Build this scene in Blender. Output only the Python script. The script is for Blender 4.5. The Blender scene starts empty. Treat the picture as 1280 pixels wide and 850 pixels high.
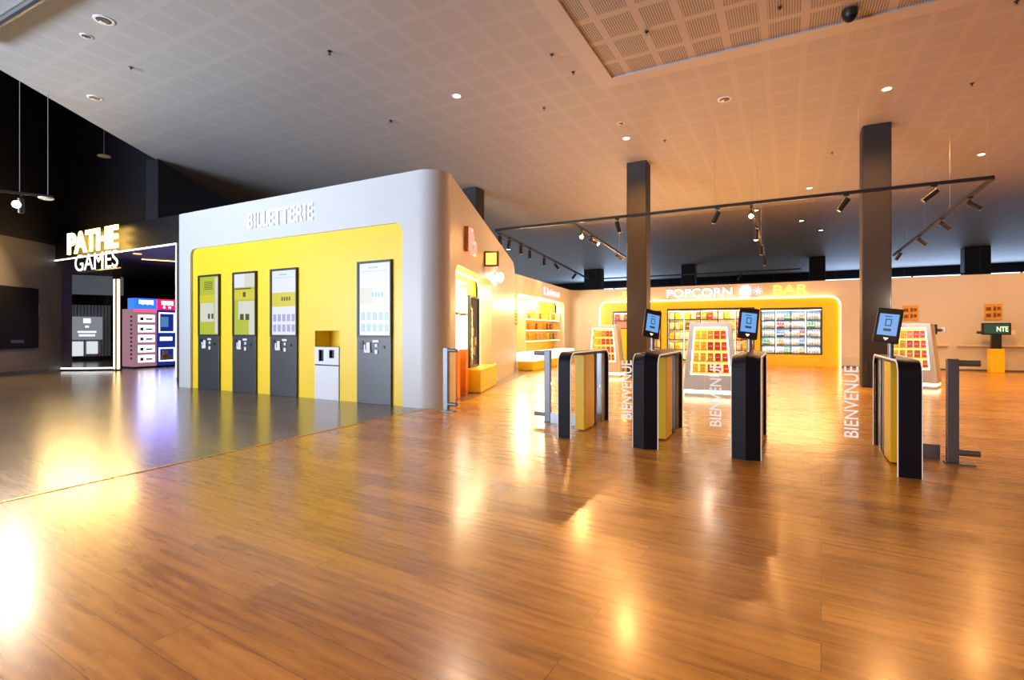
import bpy, math, random
from mathutils import Vector, Matrix
from mathutils.geometry import tessellate_polygon
R = math.radians
rnd = random.Random(7)
scene = bpy.context.scene
COL = scene.collection

# ------------------------------------------------------------------ camera
cd = bpy.data.cameras.new('camera'); cam = bpy.data.objects.new('camera', cd); COL.objects.link(cam)
cd.sensor_width = 36; cd.lens = 36 * 643 / 1280; cd.shift_y = -11 / 1280
cd.clip_start = 0.05; cd.clip_end = 200
cam.location = (0, 0, 1.25); cam.rotation_euler = (R(90), 0, R(28.2))
scene.camera = cam
# ------------------------------------------------------------------ light and exposure
scene.view_settings.view_transform = 'Standard'; scene.view_settings.look = 'None'
scene.view_settings.gamma = 1; scene.view_settings.use_curve_mapping = False
scene.view_settings.exposure = 0.0
scene.cycles.use_denoising = True
scene.cycles.max_bounces = 8
w = bpy.data.worlds.new('world'); scene.world = w; w.use_nodes = True
w.node_tree.nodes['Background'].inputs[0].default_value = (0.80, 0.86, 1.0, 1)
w.node_tree.nodes['Background'].inputs[1].default_value = 0.36
WARM = (1.0, 0.47, 0.14); SOFT = (1.0, 0.80, 0.58); COOL = (0.95, 0.96, 1.0)

def lamp(kind, name, loc, energy, color, size=0.1, rot=None, target=None, size_y=None, spot=None, blend=0.6, parent=None):
    l = bpy.data.lights.new(name, kind); l.energy = energy; l.color = color
    if kind == 'AREA':
        l.size = size
        if size_y: l.shape = 'RECTANGLE'; l.size_y = size_y
    else: l.shadow_soft_size = size
    if kind == 'SPOT': l.spot_size = R(spot or 90); l.spot_blend = blend
    o = bpy.data.objects.new(name, l); COL.objects.link(o); o.location = loc
    if target is not None:
        o.rotation_euler = (Vector(target) - Vector(loc)).to_track_quat('-Z', 'Y').to_euler()
    elif rot: o.rotation_euler = rot
    if parent: o.parent = parent
    return o
# daylight from behind the visitor, with added uplights for the left ceiling
lamp('AREA', 'daylight_fill', (-9, -9, 2.6), 130, COOL, 14, size_y=3.5, target=(-9, 8, 3.4))
lamp('AREA', 'daylight_fill', (-14, -8, 1.2), 880, (.66, .80, 1), 9, size_y=2, target=(-10, 5, 5.8)).data.spread = R(75)  # added uplight, put in to brighten the left ceiling
lamp('AREA', 'daylight_fill', (-18, -6, 3.4), 420, (1, .97, .92), 6, size_y=4, target=(-10, 3, 5.8))  # added fill from the hall side, also aimed up at the ceiling

# ------------------------------------------------------------------ materials
def mat(name, color, rough=0.5, metal=0.0, emit=None, es=0.0, alpha=None, trans=0.0, coat=0.0, spec=None, noise=0.0, nscale=8, bump=0.0):
    m = bpy.data.materials.new(name); m.use_nodes = True; nt = m.node_tree
    b = nt.nodes['Principled BSDF']
    b.inputs['Base Color'].default_value = (*color, 1); b.inputs['Roughness'].default_value = rough
    b.inputs['Metallic'].default_value = metal
    if spec is not None: b.inputs['Specular IOR Level'].default_value = spec
    if coat: b.inputs['Coat Weight'].default_value = coat; b.inputs['Coat Roughness'].default_value = 0.08
    if trans: b.inputs['Transmission Weight'].default_value = trans
    if emit: b.inputs['Emission Color'].default_value = (*emit, 1); b.inputs['Emission Strength'].default_value = es
    if alpha is not None: b.inputs['Alpha'].default_value = alpha
    tc = nt.nodes.new('ShaderNodeTexCoord'); n = nt.nodes.new('ShaderNodeTexNoise'); n.inputs['Scale'].default_value = nscale
    nt.links.new(tc.outputs['Object'], n.inputs['Vector'])
    if noise:
        mx = nt.nodes.new('ShaderNodeMix'); mx.data_type = 'RGBA'
        mx.inputs[6].default_value = (*[c * (1 - noise) for c in color], 1); mx.inputs[7].default_value = (*[min(1, c * (1 + noise)) for c in color], 1)
        nt.links.new(n.outputs['Fac'], mx.inputs[0]); nt.links.new(mx.outputs[2], b.inputs['Base Color'])
    if bump:
        bp = nt.nodes.new('ShaderNodeBump'); bp.inputs['Strength'].default_value = bump; bp.inputs['Distance'].default_value = 0.01
        nt.links.new(n.outputs['Fac'], bp.inputs['Height']); nt.links.new(bp.outputs[0], b.inputs['Normal'])
    return m

def glass(name, tint=(0.95, 0.97, 0.97), refl=0.06):
    m = bpy.data.materials.new(name); m.use_nodes = True; nt = m.node_tree; nt.nodes.clear()
    out = nt.nodes.new('ShaderNodeOutputMaterial'); mix = nt.nodes.new('ShaderNodeMixShader')
    tr = nt.nodes.new('ShaderNodeBsdfTransparent'); tr.inputs[0].default_value = (*tint, 1)
    gl = nt.nodes.new('ShaderNodeBsdfGlossy'); gl.inputs['Roughness'].default_value = 0.02
    fr = nt.nodes.new('ShaderNodeFresnel'); fr.inputs[0].default_value = 1.3
    nt.links.new(fr.outputs[0], mix.inputs[0]); nt.links.new(tr.outputs[0], mix.inputs[1]); nt.links.new(gl.outputs[0], mix.inputs[2])
    nt.links.new(mix.outputs[0], out.inputs[0]); return m

class NT:
    def __init__(s, m): s.t = m.node_tree
    def n(s, kind, **kw):
        x = s.t.nodes.new(kind)
        for k, v in kw.items(): setattr(x, k, v)
        return x
    def l(s, a, b): s.t.links.new(a, b)
    def math(s, op, a, b=None):
        x = s.n('ShaderNodeMath', operation=op)
        for i, v in enumerate((a, b)):
            if v is None: continue
            if hasattr(v, 'links'): s.l(v, x.inputs[i])
            else: x.inputs[i].default_value = v
        return x.outputs[0]

def plank_mat(name, dark, mid, light, rough, width=0.2, length=2.3, rot=2.8):
    m = bpy.data.materials.new(name); m.use_nodes = True; q = NT(m); b = m.node_tree.nodes['Principled BSDF']
    tc = q.n('ShaderNodeTexCoord'); mp = q.n('ShaderNodeMapping'); mp.inputs['Rotation'].default_value = (0, 0, R(rot))
    q.l(tc.outputs['Object'], mp.inputs['Vector'])
    br = q.n('ShaderNodeTexBrick'); br.offset = 0.37; br.offset_frequency = 2
    for k, v in (('Scale', 1.0), ('Mortar Size', 0.002), ('Mortar Smooth', 0.3), ('Brick Width', length), ('Row Height', width), ('Bias', 0.0)): br.inputs[k].default_value = v
    br.inputs['Color1'].default_value = (0, 0, 0, 1); br.inputs['Color2'].default_value = (1, 1, 1, 1); br.inputs['Mortar'].default_value = (0.5, 0.5, 0.5, 1)
    q.l(mp.outputs[0], br.inputs['Vector'])
    # grain: noise drawn out along the plank, shifted per plank
    sep = q.n('ShaderNodeSeparateXYZ'); q.l(mp.outputs[0], sep.inputs[0])
    row = q.math('FLOOR', q.math('DIVIDE', sep.outputs[1], width))
    cx = q.math('ADD', q.math('MULTIPLY', sep.outputs[0], 1.1), q.math('MULTIPLY', row, 7.31))
    cb = q.n('ShaderNodeCombineXYZ'); q.l(cx, cb.inputs[0]); q.l(q.math('MULTIPLY', sep.outputs[1], 9.0), cb.inputs[1])
    sx = q.n('ShaderNodeSeparateColor'); q.l(br.outputs['Color'], sx.inputs[0]); q.l(q.math('MULTIPLY', sx.outputs[0], 9.0), cb.inputs[2])
    n1 = q.n('ShaderNodeTexNoise'); n1.inputs['Scale'].default_value = 1.3; n1.inputs['Detail'].default_value = 6; n1.inputs['Distortion'].default_value = 1.4
    q.l(cb.outputs[0], n1.inputs['Vector'])
    wv = q.n('ShaderNodeTexWave'); wv.bands_direction = 'Y'; wv.inputs['Scale'].default_value = 0.55; wv.inputs['Distortion'].default_value = 9; wv.inputs['Detail'].default_value = 3; wv.inputs['Detail Scale'].default_value = 0.7
    q.l(cb.outputs[0], wv.inputs['Vector'])
    fine = q.n('ShaderNodeTexNoise'); fine.inputs['Scale'].default_value = 14; fine.inputs['Detail'].default_value = 3
    q.l(cb.outputs[0], fine.inputs['Vector'])
    f = q.math('ADD', q.math('MULTIPLY', n1.outputs['Fac'], 0.55), q.math('ADD', q.math('MULTIPLY', wv.outputs['Fac'], 0.10), q.math('MULTIPLY', fine.outputs['Fac'], 0.14)))
    f = q.math('ADD', f, q.math('MULTIPLY', q.math('SUBTRACT', sx.outputs[0], 0.5), 0.20))
    cr = q.n('ShaderNodeValToRGB'); cr.color_ramp.elements[0].position = 0.25; cr.color_ramp.elements[0].color = (*dark, 1)
    cr.color_ramp.elements[1].position = 0.72; cr.color_ramp.elements[1].color = (*light, 1)
    e = cr.color_ramp.elements.new(0.46); e.color = (*mid, 1)
    q.l(f, cr.inputs[0])
    seam = q.n('ShaderNodeMix', data_type='RGBA'); q.l(br.outputs['Fac'], seam.inputs[0]); q.l(cr.outputs[0], seam.inputs[6]); seam.inputs[7].default_value = (*[c * .62 for c in dark], 1)
    q.l(seam.outputs[2], b.inputs['Base Color'])
    q.l(q.math('ADD', q.math('MULTIPLY', n1.outputs['Fac'], 0.10), rough - 0.05), b.inputs['Roughness'])
    bp = q.n('ShaderNodeBump'); bp.inputs['Strength'].default_value = 0.05; bp.inputs['Distance'].default_value = 0.003
    q.l(q.math('SUBTRACT', f, br.outputs['Fac']), bp.inputs['Height']); q.l(bp.outputs[0], b.inputs['Normal'])
    b.inputs['Coat Weight'].default_value = 0.25; b.inputs['Coat Roughness'].default_value = 0.16
    return m

def ceiling_mat(name, base, field, cell, margin, rows=None, holes=0.035):
    """plaster boards: square fields of small punched holes between plain joints"""
    m = bpy.data.materials.new(name); m.use_nodes = True; q = NT(m); b = m.node_tree.nodes['Principled BSDF']
    tc = q.n('ShaderNodeTexCoord'); sep = q.n('ShaderNodeSeparateXYZ'); q.l(tc.outputs['Object'], sep.inputs[0])
    fx = q.math('FRACT', q.math('DIVIDE', q.math('ADD', sep.outputs[0], 100.05), cell[0])); fy = q.math('FRACT', q.math('DIVIDE', q.math('ADD', sep.outputs[1], 100.0), cell[1]))
    ex = q.math('LESS_THAN', q.math('ABSOLUTE', q.math('SUBTRACT', fx, 0.5)), 0.5 - margin[0])
    ey = q.math('LESS_THAN', q.math('ABSOLUTE', q.math('SUBTRACT', fy, 0.5)), 0.5 - margin[1])
    inside = q.math('MULTIPLY', ex, ey)
    hx = q.math('FRACT', q.math('DIVIDE', sep.outputs[0], holes)); hy = q.math('FRACT', q.math('DIVIDE', sep.outputs[1], holes))
    dx = q.math('SUBTRACT', hx, 0.5); dy = q.math('SUBTRACT', hy, 0.5)
    d2 = q.math('ADD', q.math('MULTIPLY', dx, dx), q.math('MULTIPLY', dy, dy))
    hole = q.math('MULTIPLY', q.math('LESS_THAN', d2, 0.10), inside)
    ns = q.n('ShaderNodeTexNoise'); ns.inputs['Scale'].default_value = 0.7; q.l(tc.outputs['Object'], ns.inputs['Vector'])
    fac = q.math('ADD', q.math('MULTIPLY', hole, field), q.math('MULTIPLY', q.math('SUBTRACT', ns.outputs['Fac'], .5), 0.12))
    mx = q.n('ShaderNodeMix', data_type='RGBA', clamp_factor=True); q.l(fac, mx.inputs[0])
    mx.inputs[6].default_value = (*base, 1); mx.inputs[7].default_value = (0.02, 0.02, 0.022, 1)
    q.l(mx.outputs[2], b.inputs['Base Color']); b.inputs['Roughness'].default_value = 0.6
    return m

M = dict(
    white=mat('white_lacquer', (0.59, 0.59, 0.59), 0.38, noise=0.02, nscale=1.5),
    yellow=mat('yellow_lacquer', (0.92, 0.62, 0.02), 0.35, noise=0.03, nscale=2),
    black=mat('black_matt', (0.012, 0.012, 0.014), 0.4), charcoal=mat('charcoal_sheet', (0.035, 0.036, 0.04), 0.38, noise=0.15, nscale=3),
    column=mat('column_paint', (0.036, 0.031, 0.033), 0.6, spec=.3, noise=0.1, nscale=2), dark=mat('dark_wall_paint', (0.016, 0.015, 0.021), 0.6, spec=.2, noise=0.12, nscale=1),
    greywall=mat('taupe_wall_paint', (0.13, 0.11, 0.12), 0.5, noise=0.1, nscale=1.2), steel=mat('brushed_steel', (0.30, 0.31, 0.345), 0.34, 1.0, bump=0.05, nscale=60),
    navy=mat('blue_black_lacquer', (0.007, 0.008, 0.016), 0.45, spec=.2), kiosk=mat('kiosk_anthracite', (0.038, 0.040, 0.046), 0.35, noise=0.1, nscale=4),
    glass=glass('clear_glass'), led=mat('white_led', (1, 1, 1), 0.4, emit=(1, 1, 1), es=4), ledw=mat('warm_led', (1, .9, .7), 0.4, emit=(1, .66, .28), es=4),
    trimled=mat('pale_trim', (0.85, 0.82, 0.80), 0.3, emit=(1, .95, .92), es=0.3),
    cove=mat('cove_led', (1, .95, .8), 0.4, emit=(1, .88, .58), es=6), brass=mat('brass_strip', (0.65, 0.42, 0.14), 0.35, 0.7),
    red=mat('red_wrap', (0.55, 0.03, 0.02), 0.3, noise=0.4, nscale=30), orange=mat('orange_wrap', (0.80, 0.24, 0.02), 0.3, noise=0.4, nscale=30),
    gold=mat('yellow_wrap', (0.85, 0.50, 0.04), 0.3, noise=0.35, nscale=30), brown=mat('brown_wrap', (0.20, 0.07, 0.03), 0.3, noise=0.3, nscale=30),
    cream=mat('cream_wrap', (0.80, 0.66, 0.42), 0.35, noise=0.3, nscale=30), green=mat('green_wrap', (0.12, 0.35, 0.12), 0.3, noise=0.3, nscale=30),
    pink=mat('pink_wrap', (0.75, 0.30, 0.32), 0.3, noise=0.3, nscale=30), blue=mat('blue_wrap', (0.05, 0.15, 0.5), 0.3, noise=0.3, nscale=30),
    grey=mat('grey_plastic', (0.30, 0.30, 0.32), 0.4), pale=mat('pale_plastic', (0.72, 0.72, 0.74), 0.35), window=mat('daylight_pane', (.8, .9, 1), 0.3, emit=(0.62, 0.80, 1.0), es=3.0),
)
M['post'] = mat('grey_post_metal', (0.17, 0.175, 0.19), 0.4, 0.5)
M['plaster'] = mat('plain_plaster', (0.46, 0.44, 0.42), 0.5)
M['wood'] = plank_mat('oak_planks', (0.32, 0.150, 0.022), (0.54, 0.290, 0.050), (0.72, 0.45, 0.11), 0.28)
M['laminate'] = plank_mat('grey_planks', (0.145, 0.112, 0.096), (0.21, 0.165, 0.142), (0.27, 0.215, 0.19), 0.24)
M['ceil'] = ceiling_mat('perforated_plaster', (0.43, 0.425, 0.42), 0.24, (0.545, 0.65), (0.10, 0.09))
M['ceil2'] = ceiling_mat('slotted_plaster', (0.42, 0.385, 0.35), 0.95, (0.545, 0.65), (0.10, 0.09))
def em(name, c, s=1.0):
    if name not in M: M[name] = mat(name, tuple(x * .18 for x in c), 0.3, emit=c, es=s * 1.35)
    return M[name]

# ------------------------------------------------------------------ mesh building
class MB:
    def __init__(s, frame=None): s.v = []; s.f = []; s.m = []; s.mats = []; s.T = frame or Matrix.Identity(4); s.cur = 0
    def use(s, m):
        if m not in s.mats: s.mats.append(m)
        s.cur = s.mats.index(m); return s
    def add(s, vs, fs):
        b = len(s.v); s.v += [tuple(s.T @ Vector(p)) for p in vs]
        for f in fs: s.f.append(tuple(b + i for i in f)); s.m.append(s.cur)
        return s
    def box(s, x0, x1, y0, y1, z0, z1):
        return s.add([(x, y, z) for x in (x0, x1) for y in (y0, y1) for z in (z0, z1)],
                     [(0, 1, 3, 2), (4, 6, 7, 5), (0, 4, 5, 1), (2, 3, 7, 6), (0, 2, 6, 4), (1, 5, 7, 3)])
    def taper(s, a, b, z0, z1):   # a, b = (x0,x1,y0,y1) at z0 and z1
        vs = [(x, y, z0) for x, y in ((a[0], a[2]), (a[1], a[2]), (a[1], a[3]), (a[0], a[3]))] + [(x, y, z1) for x, y in ((b[0], b[2]), (b[1], b[2]), (b[1], b[3]), (b[0], b[3]))]
        return s.add(vs, [(3, 2, 1, 0), (4, 5, 6, 7), (0, 1, 5, 4), (1, 2, 6, 5), (2, 3, 7, 6), (3, 0, 4, 7)])
    def prism(s, loops, a0, a1, axis='y'):
        """polygon loops (first outer, rest holes) in (u, z), drawn out from a0 to a1"""
        def P(u, z, a): return {'y': (u, a, z), 'x': (a, u, z), 'z': (u, z, a)}[axis]
        flat = [p for L in loops for p in L]
        tri = tessellate_polygon([[Vector((p[0], p[1], 0)) for p in L] for L in loops])
        n = len(flat); vs = [P(*p, a0) for p in flat] + [P(*p, a1) for p in flat]
        fs = [tuple(t) for t in tri] + [tuple(n + i for i in reversed(t)) for t in tri]
        k = 0
        for L in loops:
            for i in range(len(L)):
                j = (i + 1) % len(L); fs.append((k + i, k + j, n + k + j, n + k + i))
            k += len(L)
        return s.add(vs, fs)
    def cyl(s, p0, p1, r, n=12, r1=None, cap=True):
        p0, p1 = Vector(p0), Vector(p1); d = (p1 - p0).normalized(); r1 = r if r1 is None else r1
        a = d.orthogonal().normalized(); b = d.cross(a); vs = []
        for p, rr in ((p0, r), (p1, r1)):
            vs += [tuple(p + (a * math.cos(t) + b * math.sin(t)) * rr) for t in (2 * math.pi * i / n for i in range(n))]
        fs = [(i, (i + 1) % n, n + (i + 1) % n, n + i) for i in range(n)]
        if cap: fs += [tuple(range(n - 1, -1, -1)), tuple(range(n, 2 * n))]
        return s.add(vs, fs)
    def lathe(s, prof, c=(0, 0, 0), n=14):
        vs = [(c[0] + r * math.cos(2 * math.pi * i / n), c[1] + r * math.sin(2 * math.pi * i / n), c[2] + z) for r, z in prof for i in range(n)]
        fs = [(k * n + i, k * n + (i + 1) % n, (k + 1) * n + (i + 1) % n, (k + 1) * n + i) for k in range(len(prof) - 1) for i in range(n)]
        fs += [tuple(range(n - 1, -1, -1)), tuple((len(prof) - 1) * n + i for i in range(n))]
        return s.add(vs, fs)
    def path(s, pts, r, n=8):
        for a, b in zip(pts, pts[1:]): s.cyl(a, b, r, n)
        return s
    def build(s, name, parent=None, bevel=0.0, smooth=False, loc=None, rotz=0):
        me = bpy.data.meshes.new(name); me.from_pydata(s.v, [], s.f); me.update()
        for m in s.mats: me.materials.append(m)
        for p, i in zip(me.polygons, s.m): p.material_index = i
        import bmesh
        bm = bmesh.new(); bm.from_mesh(me); bmesh.ops.recalc_face_normals(bm, faces=bm.faces); bm.to_mesh(me); bm.free()
        if smooth:
            for p in me.polygons: p.use_smooth = True
            me.set_sharp_from_angle(angle=R(35))
        o = bpy.data.objects.new(name, me); COL.objects.link(o)
        if parent: o.parent = parent
        if loc: o.location = loc
        o.rotation_euler.z = rotz
        if bevel:
            b = o.modifiers.new('bevel', 'BEVEL'); b.width = bevel; b.segments = 2; b.limit_method = 'ANGLE'
        return o

def tag(o, label=None, cat=None, group=None, kind=None):
    if label: o['label'] = label
    if cat: o['category'] = cat
    if group: o['group'] = group
    if kind: o['kind'] = kind
    return o
def thing(name, label, cat, loc=(0, 0, 0), rotz=0, group=None):
    o = bpy.data.objects.new(name, None); COL.objects.link(o); o.empty_display_size = .1
    o.location = loc; o.rotation_euler = (0, 0, rotz); return tag(o, label, cat, group)
def struct(o): o['kind'] = 'structure'; return o
def dup(o, parent=None):
    c = o.copy(); COL.objects.link(c); c.parent = parent
    for ch in list(o.children): dup(ch, c)
    return c
def dup_thing(o, loc, rotz=None, label=None, group=None):
    c = dup(o); c.location = loc
    if rotz is not None: c.rotation_euler.z = rotz
    if label: c['label'] = label
    if group: c['group'] = group
    return c
def text(name, body, size, depth, m, parent=None, loc=(0, 0, 0), rot=(R(90), 0, 0), sx=1.0, bold=0.0, fit=None, align='LEFT', space=1.0):
    """raised lettering; fit = (width, cap height) in metres"""
    c = bpy.data.curves.new(name, 'FONT'); c.body = body; c.size = size; c.extrude = depth / 2; c.offset = bold; c.align_x = align; c.space_character = space
    o = bpy.data.objects.new(name, c); COL.objects.link(o)
    bpy.context.view_layer.update()
    me = bpy.data.meshes.new_from_object(o.evaluated_get(bpy.context.evaluated_depsgraph_get()))
    bpy.data.objects.remove(o); me.name = name
    xs = [v.co.x for v in me.vertices]; ys = [v.co.y for v in me.vertices]
    if fit:
        kx = fit[0] / (max(xs) - min(xs)); ky = fit[1] / (max(ys) - min(ys)); x0 = min(xs); y0 = min(ys)
        for v in me.vertices: v.co.x = (v.co.x - x0) * kx; v.co.y = (v.co.y - y0) * ky
    me.materials.clear(); me.materials.append(m)
    o = bpy.data.objects.new(name, me); COL.objects.link(o); o.location = loc; o.rotation_euler = rot; o.parent = parent
    return o
def frame2(p0, p1):
    u = Vector((p1[0] - p0[0], p1[1] - p0[1])); L = u.length; a = math.atan2(u.y, u.x)
    return Matrix.Translation((p0[0], p0[1], 0)) @ Matrix.Rotation(a, 4, 'Z'), L, a
def arch(u0, u1, zt, r, n=8, z0=0.0):
    """outline of a notch from the floor with rounded top corners, left foot to right foot"""
    pts = [(u0, z0)]
    pts += [(u0 + r - r * math.cos(t), zt - r + r * math.sin(t)) for t in (math.pi / 2 * i / n for i in range(n + 1))]
    pts += [(u1 - r + r * math.sin(t), zt - r + r * math.cos(t)) for t in (math.pi / 2 * i / n for i in range(n + 1))]
    return pts + [(u1, z0)]

CEIL = 5.83
# ------------------------------------------------------------------ floor and ceiling
b = MB().use(M['wood']); b.prism([[(-4.86, -12), (-5.13, 6.1), (-5.13, 8), (-9, 21), (-9, 48), (24, 48), (24, -12)]], -0.1, 0, 'z'); struct(b.build('floor'))
b = MB().use(M['laminate']); b.prism([[(-34, -12), (-34, 20), (-9, 21), (-5.13, 8), (-5.13, 6.1), (-4.86, -12)]], -0.1, 0, 'z'); struct(b.build('floor'))
b = MB().use(M['brass']); b.prism([[(-4.875, -12), (-5.145, 6.1), (-5.15, 6.62), (-5.115, 6.62), (-5.115, 6.1), (-4.845, -12)]], -0.01, 0.004, 'z'); struct(b.build('trim_1'))
# ceiling: its left edge is an open slab edge above the higher entrance hall
edge = [(-4.5, -7.4), (-12.16, 3.7), (-17.27, 11.1), (-24.0, 20.8), (-24, 48), (24, 48), (24, -7.4)]
hole = [(-2.8, -7.0), (-2.8, 9.05), (14.0, 9.05), (14.0, -7.0)]
b = MB().use(M['ceil']); b.prism([edge, hole], CEIL, CEIL + 0.25, 'z'); struct(b.build('ceiling'))
b = MB().use(M['ceil2']); b.prism([hole], CEIL + 0.02, CEIL + 0.20, 'z'); struct(b.build('ceiling_panel'))
b = MB().use(M['plaster']); b.prism([[(-3.12, -7.0), (-3.12, 9.36), (14, 9.36), (14, 9.05), (-2.8, 9.05), (-2.8, -7.0)]], CEIL - .012, CEIL, 'z'); struct(b.build('trim_6'))
b = MB().use(M['black']); b.box(-34, 0, -8, 24, 9.2, 9.4); struct(b.build('ceiling_hall'))
# dark upper walls of the entrance hall and the far side of the building
b = MB().use(M['greywall']); F_, L_, a_ = frame2((-15.9, 0.48), (-20.3, 7.9)); b.T = F_; b.box(0, L_, 0, .3, 0, 3.9); b.use(M['dark']); b.box(0, L_, 0, .3, 3.9, 9.2); struct(b.build('wall_left'))
b = MB().use(M['charcoal']); b.T = F_; b.box(0.02, L_ - .9, -.02, 0, 0, 0.12); struct(b.build('baseboard_left'))
b = MB().use(M['dark']); b.box(24, 24.3, -8, 48, 0, CEIL); struct(b.build('wall_right'))

# far wall behind the counters with its windows
b = MB().use(M['dark']); b.prism([[(-24, 0), (24, 0), (24, CEIL), (-24, CEIL)], [(-17, 3.4), (-11.5, 3.4), (-11.5, 5.3), (-17, 5.3)], [(2.0, 3.4), (23, 3.4), (23, 5.3), (2.0, 5.3)]], 46, 46.3); struct(b.build('wall_far'))
for i, (x0, x1, z1) in enumerate(((-17, -11.5, 5.3), (2.0, 23, 5.3))):
    b = MB().use(M['window']); b.box(x0, x1, 46.1, 46.15, 3.4, z1); o = struct(b.build('window_%d' % (i + 1)))
    b = MB().use(M['charcoal'])
    x = x0
    while x < x1 - .2: b.box(x, x + .1, 45.95, 46.09, 3.4, z1); x += 2.9
    b.box(x0, x1, 45.95, 46.09, z1 - .12, z1); b.build('window_frame', o)
lamp('AREA', 'window_daylight', (11, 45.5, 4.1), 600, (0.42, 0.58, 1.0), 20, size_y=1.4, target=(10, 30, 5.6))
lamp('AREA', 'window_daylight', (-14, 45.5, 4.1), 420, (0.45, 0.65, 1.0), 5.5, size_y=1.2, target=(-11, 30, 5.4))

# ------------------------------------------------------------------ the white ticket block and the counters' wall
YF = 6.64
b = MB().use(M['white']); b.prism([[(-12.03, 0)] + arch(-11.60, -5.62, 3.06, .16) + [(-5.3, 0), (-5.3, 3.87), (-12.03, 3.87)]], YF, YF + .3)
b.box(-12.03, -11.8, YF + .3, 13, 0, 3.87)
struct(b.build('wall_front'))
# yellow back of the shallow niche, with the recess of the collection unit
b = MB().use(M['yellow']); b.prism([[(-11.7, 0), (-7.74, 0), (-7.74, 1.26), (-7.10, 1.26), (-7.10, 0), (-5.5, 0), (-5.5, 3.2), (-11.7, 3.2)]], YF + .05, YF + .29)
b.box(-7.76, -7.08, YF + .40, YF + .43, 0, 1.28); b.box(-7.77, -7.741, YF + .2, YF + .42, 0, 1.28); b.box(-7.099, -7.07, YF + .2, YF + .42, 0, 1.28); b.box(-7.76, -7.08, YF + .2, YF + .42, 1.26, 1.29)
struct(b.build('wall_front_panel'))
# rounded corner
arc = [(-5.3 + .35 * math.cos(t), YF + .35 + .35 * math.sin(t)) for t in (R(-90 + 108.7 * i / 14) for i in range(15))]
b = MB().use(M['white']); n = len(arc)
b.add([(x, y, 0) for x, y in arc] + [(x, y, 3.87) for x, y in arc], [(i, i + 1, n + i + 1, n + i) for i in range(n - 1)])
b.add([(x, y, 3.87) for x, y in arc] + [(-5.3, YF + .35, 3.87)], [(i, i + 1, n) for i in range(n - 1)])
struct(b.build('wall_corner', smooth=True))
S0 = arc[-1]; S1 = (-7.28, 13.67); S2 = (-7.62, 14.4); S3 = (-8.26, 20.75)
FS, LS, AS = frame2(S0, S1)
hs = lambda s: 3.87 + (3.32 - 3.87) * s / LS
b = MB(FS).use(M['white']); b.prism([[(0, 0)] + arch(0.30, 3.55, 2.43, .22) + [(LS, 0), (LS, hs(LS)), (0, hs(0))]], 0, .3); struct(b.build('wall_side'))
b = MB(FS).use(M['yellow']); b.box(0.2, 3.65, .40, .5, 0, 2.6); struct(b.build('wall_side_panel'))
b = MB(FS).use(M['cove']); pts = [(u, .31, z) for u, z in arch(0.30, 3.55, 2.43, .22)]; b.path(pts, .022, 6); struct(b.build('trim_2'))
b = MB().use(M['white']); b.add([(*S1, 0), (*S2, 0), (*S2, 3.08), (*S1, 3.32), (S1[0] - .3, S1[1], 0), (S2[0] - .3, S2[1], 0), (S2[0] - .3, S2[1], 3.08), (S1[0] - .3, S1[1], 3.32)], [(0, 1, 2, 3), (4, 5, 6, 7), (3, 2, 6, 7)]); struct(b.build('wall_side'))
FN, LN, AN = frame2(S2, S3)
b = MB(FN).use(M['white']); b.prism([[(0, 0)] + arch(0.15, 5.45, 2.45, .25) + [(LN, 0), (LN, 3.02), (0, 3.08)]], 0, .3); struct(b.build('wall_snack'))
b = MB(FN).use(M['yellow']); b.box(0.05, 5.6, .45, .55, 0, 2.6); struct(b.build('wall_snack_panel'))
b = MB(FN).use(M['cove']); b.path([(u, .31, z) for u, z in arch(0.15, 5.45, 2.45, .25)], .03, 6); struct(b.build('trim_3'))
YB = 21.0
arcb = [(-8.26 + .35 + .35 * math.cos(t), 20.65 + .35 * math.sin(t)) for t in (R(180 - 90 * i / 8) for i in range(9))]
n = len(arcb); b = MB().use(M['white']); b.add([(x, y, 0) for x, y in arcb] + [(x, y, 3.02) for x, y in arcb], [(i, i + 1, n + i + 1, n + i) for i in range(n - 1)]); struct(b.build('wall_corner', smooth=True))
b = MB().use(M['white']); b.prism([[(-7.91, 0)] + arch(-7.09, 1.63, 2.50, .35) + [(16, 0), (16, 3.02), (-7.91, 3.02)]], YB, YB + .3); struct(b.build('wall_back'))
holes = [[(-6.50, 1.35), (-5.32, 1.35), (-5.32, 2.08), (-6.50, 2.08)], [(-4.93, .10), (-4.50, .10), (-4.50, 2.08), (-4.93, 2.08)], [(-4.27, .10), (-1.09, .10), (-1.09, 2.14), (-4.27, 2.14)], [(-0.90, .42), (1.07, .42), (1.07, 2.10), (-0.90, 2.10)]]
b = MB().use(M['yellow']); b.prism([[(-7.2, 0), (1.75, 0), (1.75, 2.6), (-7.2, 2.6)]] + holes, YB + .12, YB + .22); struct(b.build('wall_back_panel'))
b = MB().use(M['cove']); b.path([(u, YB + .10, z) for u, z in arch(-7.06, 1.60, 2.47, .33)], .018, 6); struct(b.build('trim_4'))
b = MB().use(M['greywall']); b.box(1.66, 16, YB - .015, YB, 0, .06); struct(b.build('baseboard_back'))
# panel joints on the side wall
# ------------------------------------------------------------------ columns
def column(x, y, wx, wy, label):
    b = MB().use(M['column']); b.box(-wx / 2, wx / 2, -wy / 2, wy / 2, 0, CEIL)
    o = b.build('column', bevel=.03, loc=(x, y, 0)); return struct(o)
for x, y, wx, wy in ((1.73, 14.05, .54, .5), (-3.6, 14.05, .54, .5), (-8.95, 14.05, .54, .5), (9.0, 36.6, 1.1, .8), (-12.7, 36.6, 1.3, .8), (-6.0, 37, .9, .8), (1.6, 37, .85, .8)):
    column(x, y, wx, wy, '')
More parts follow.
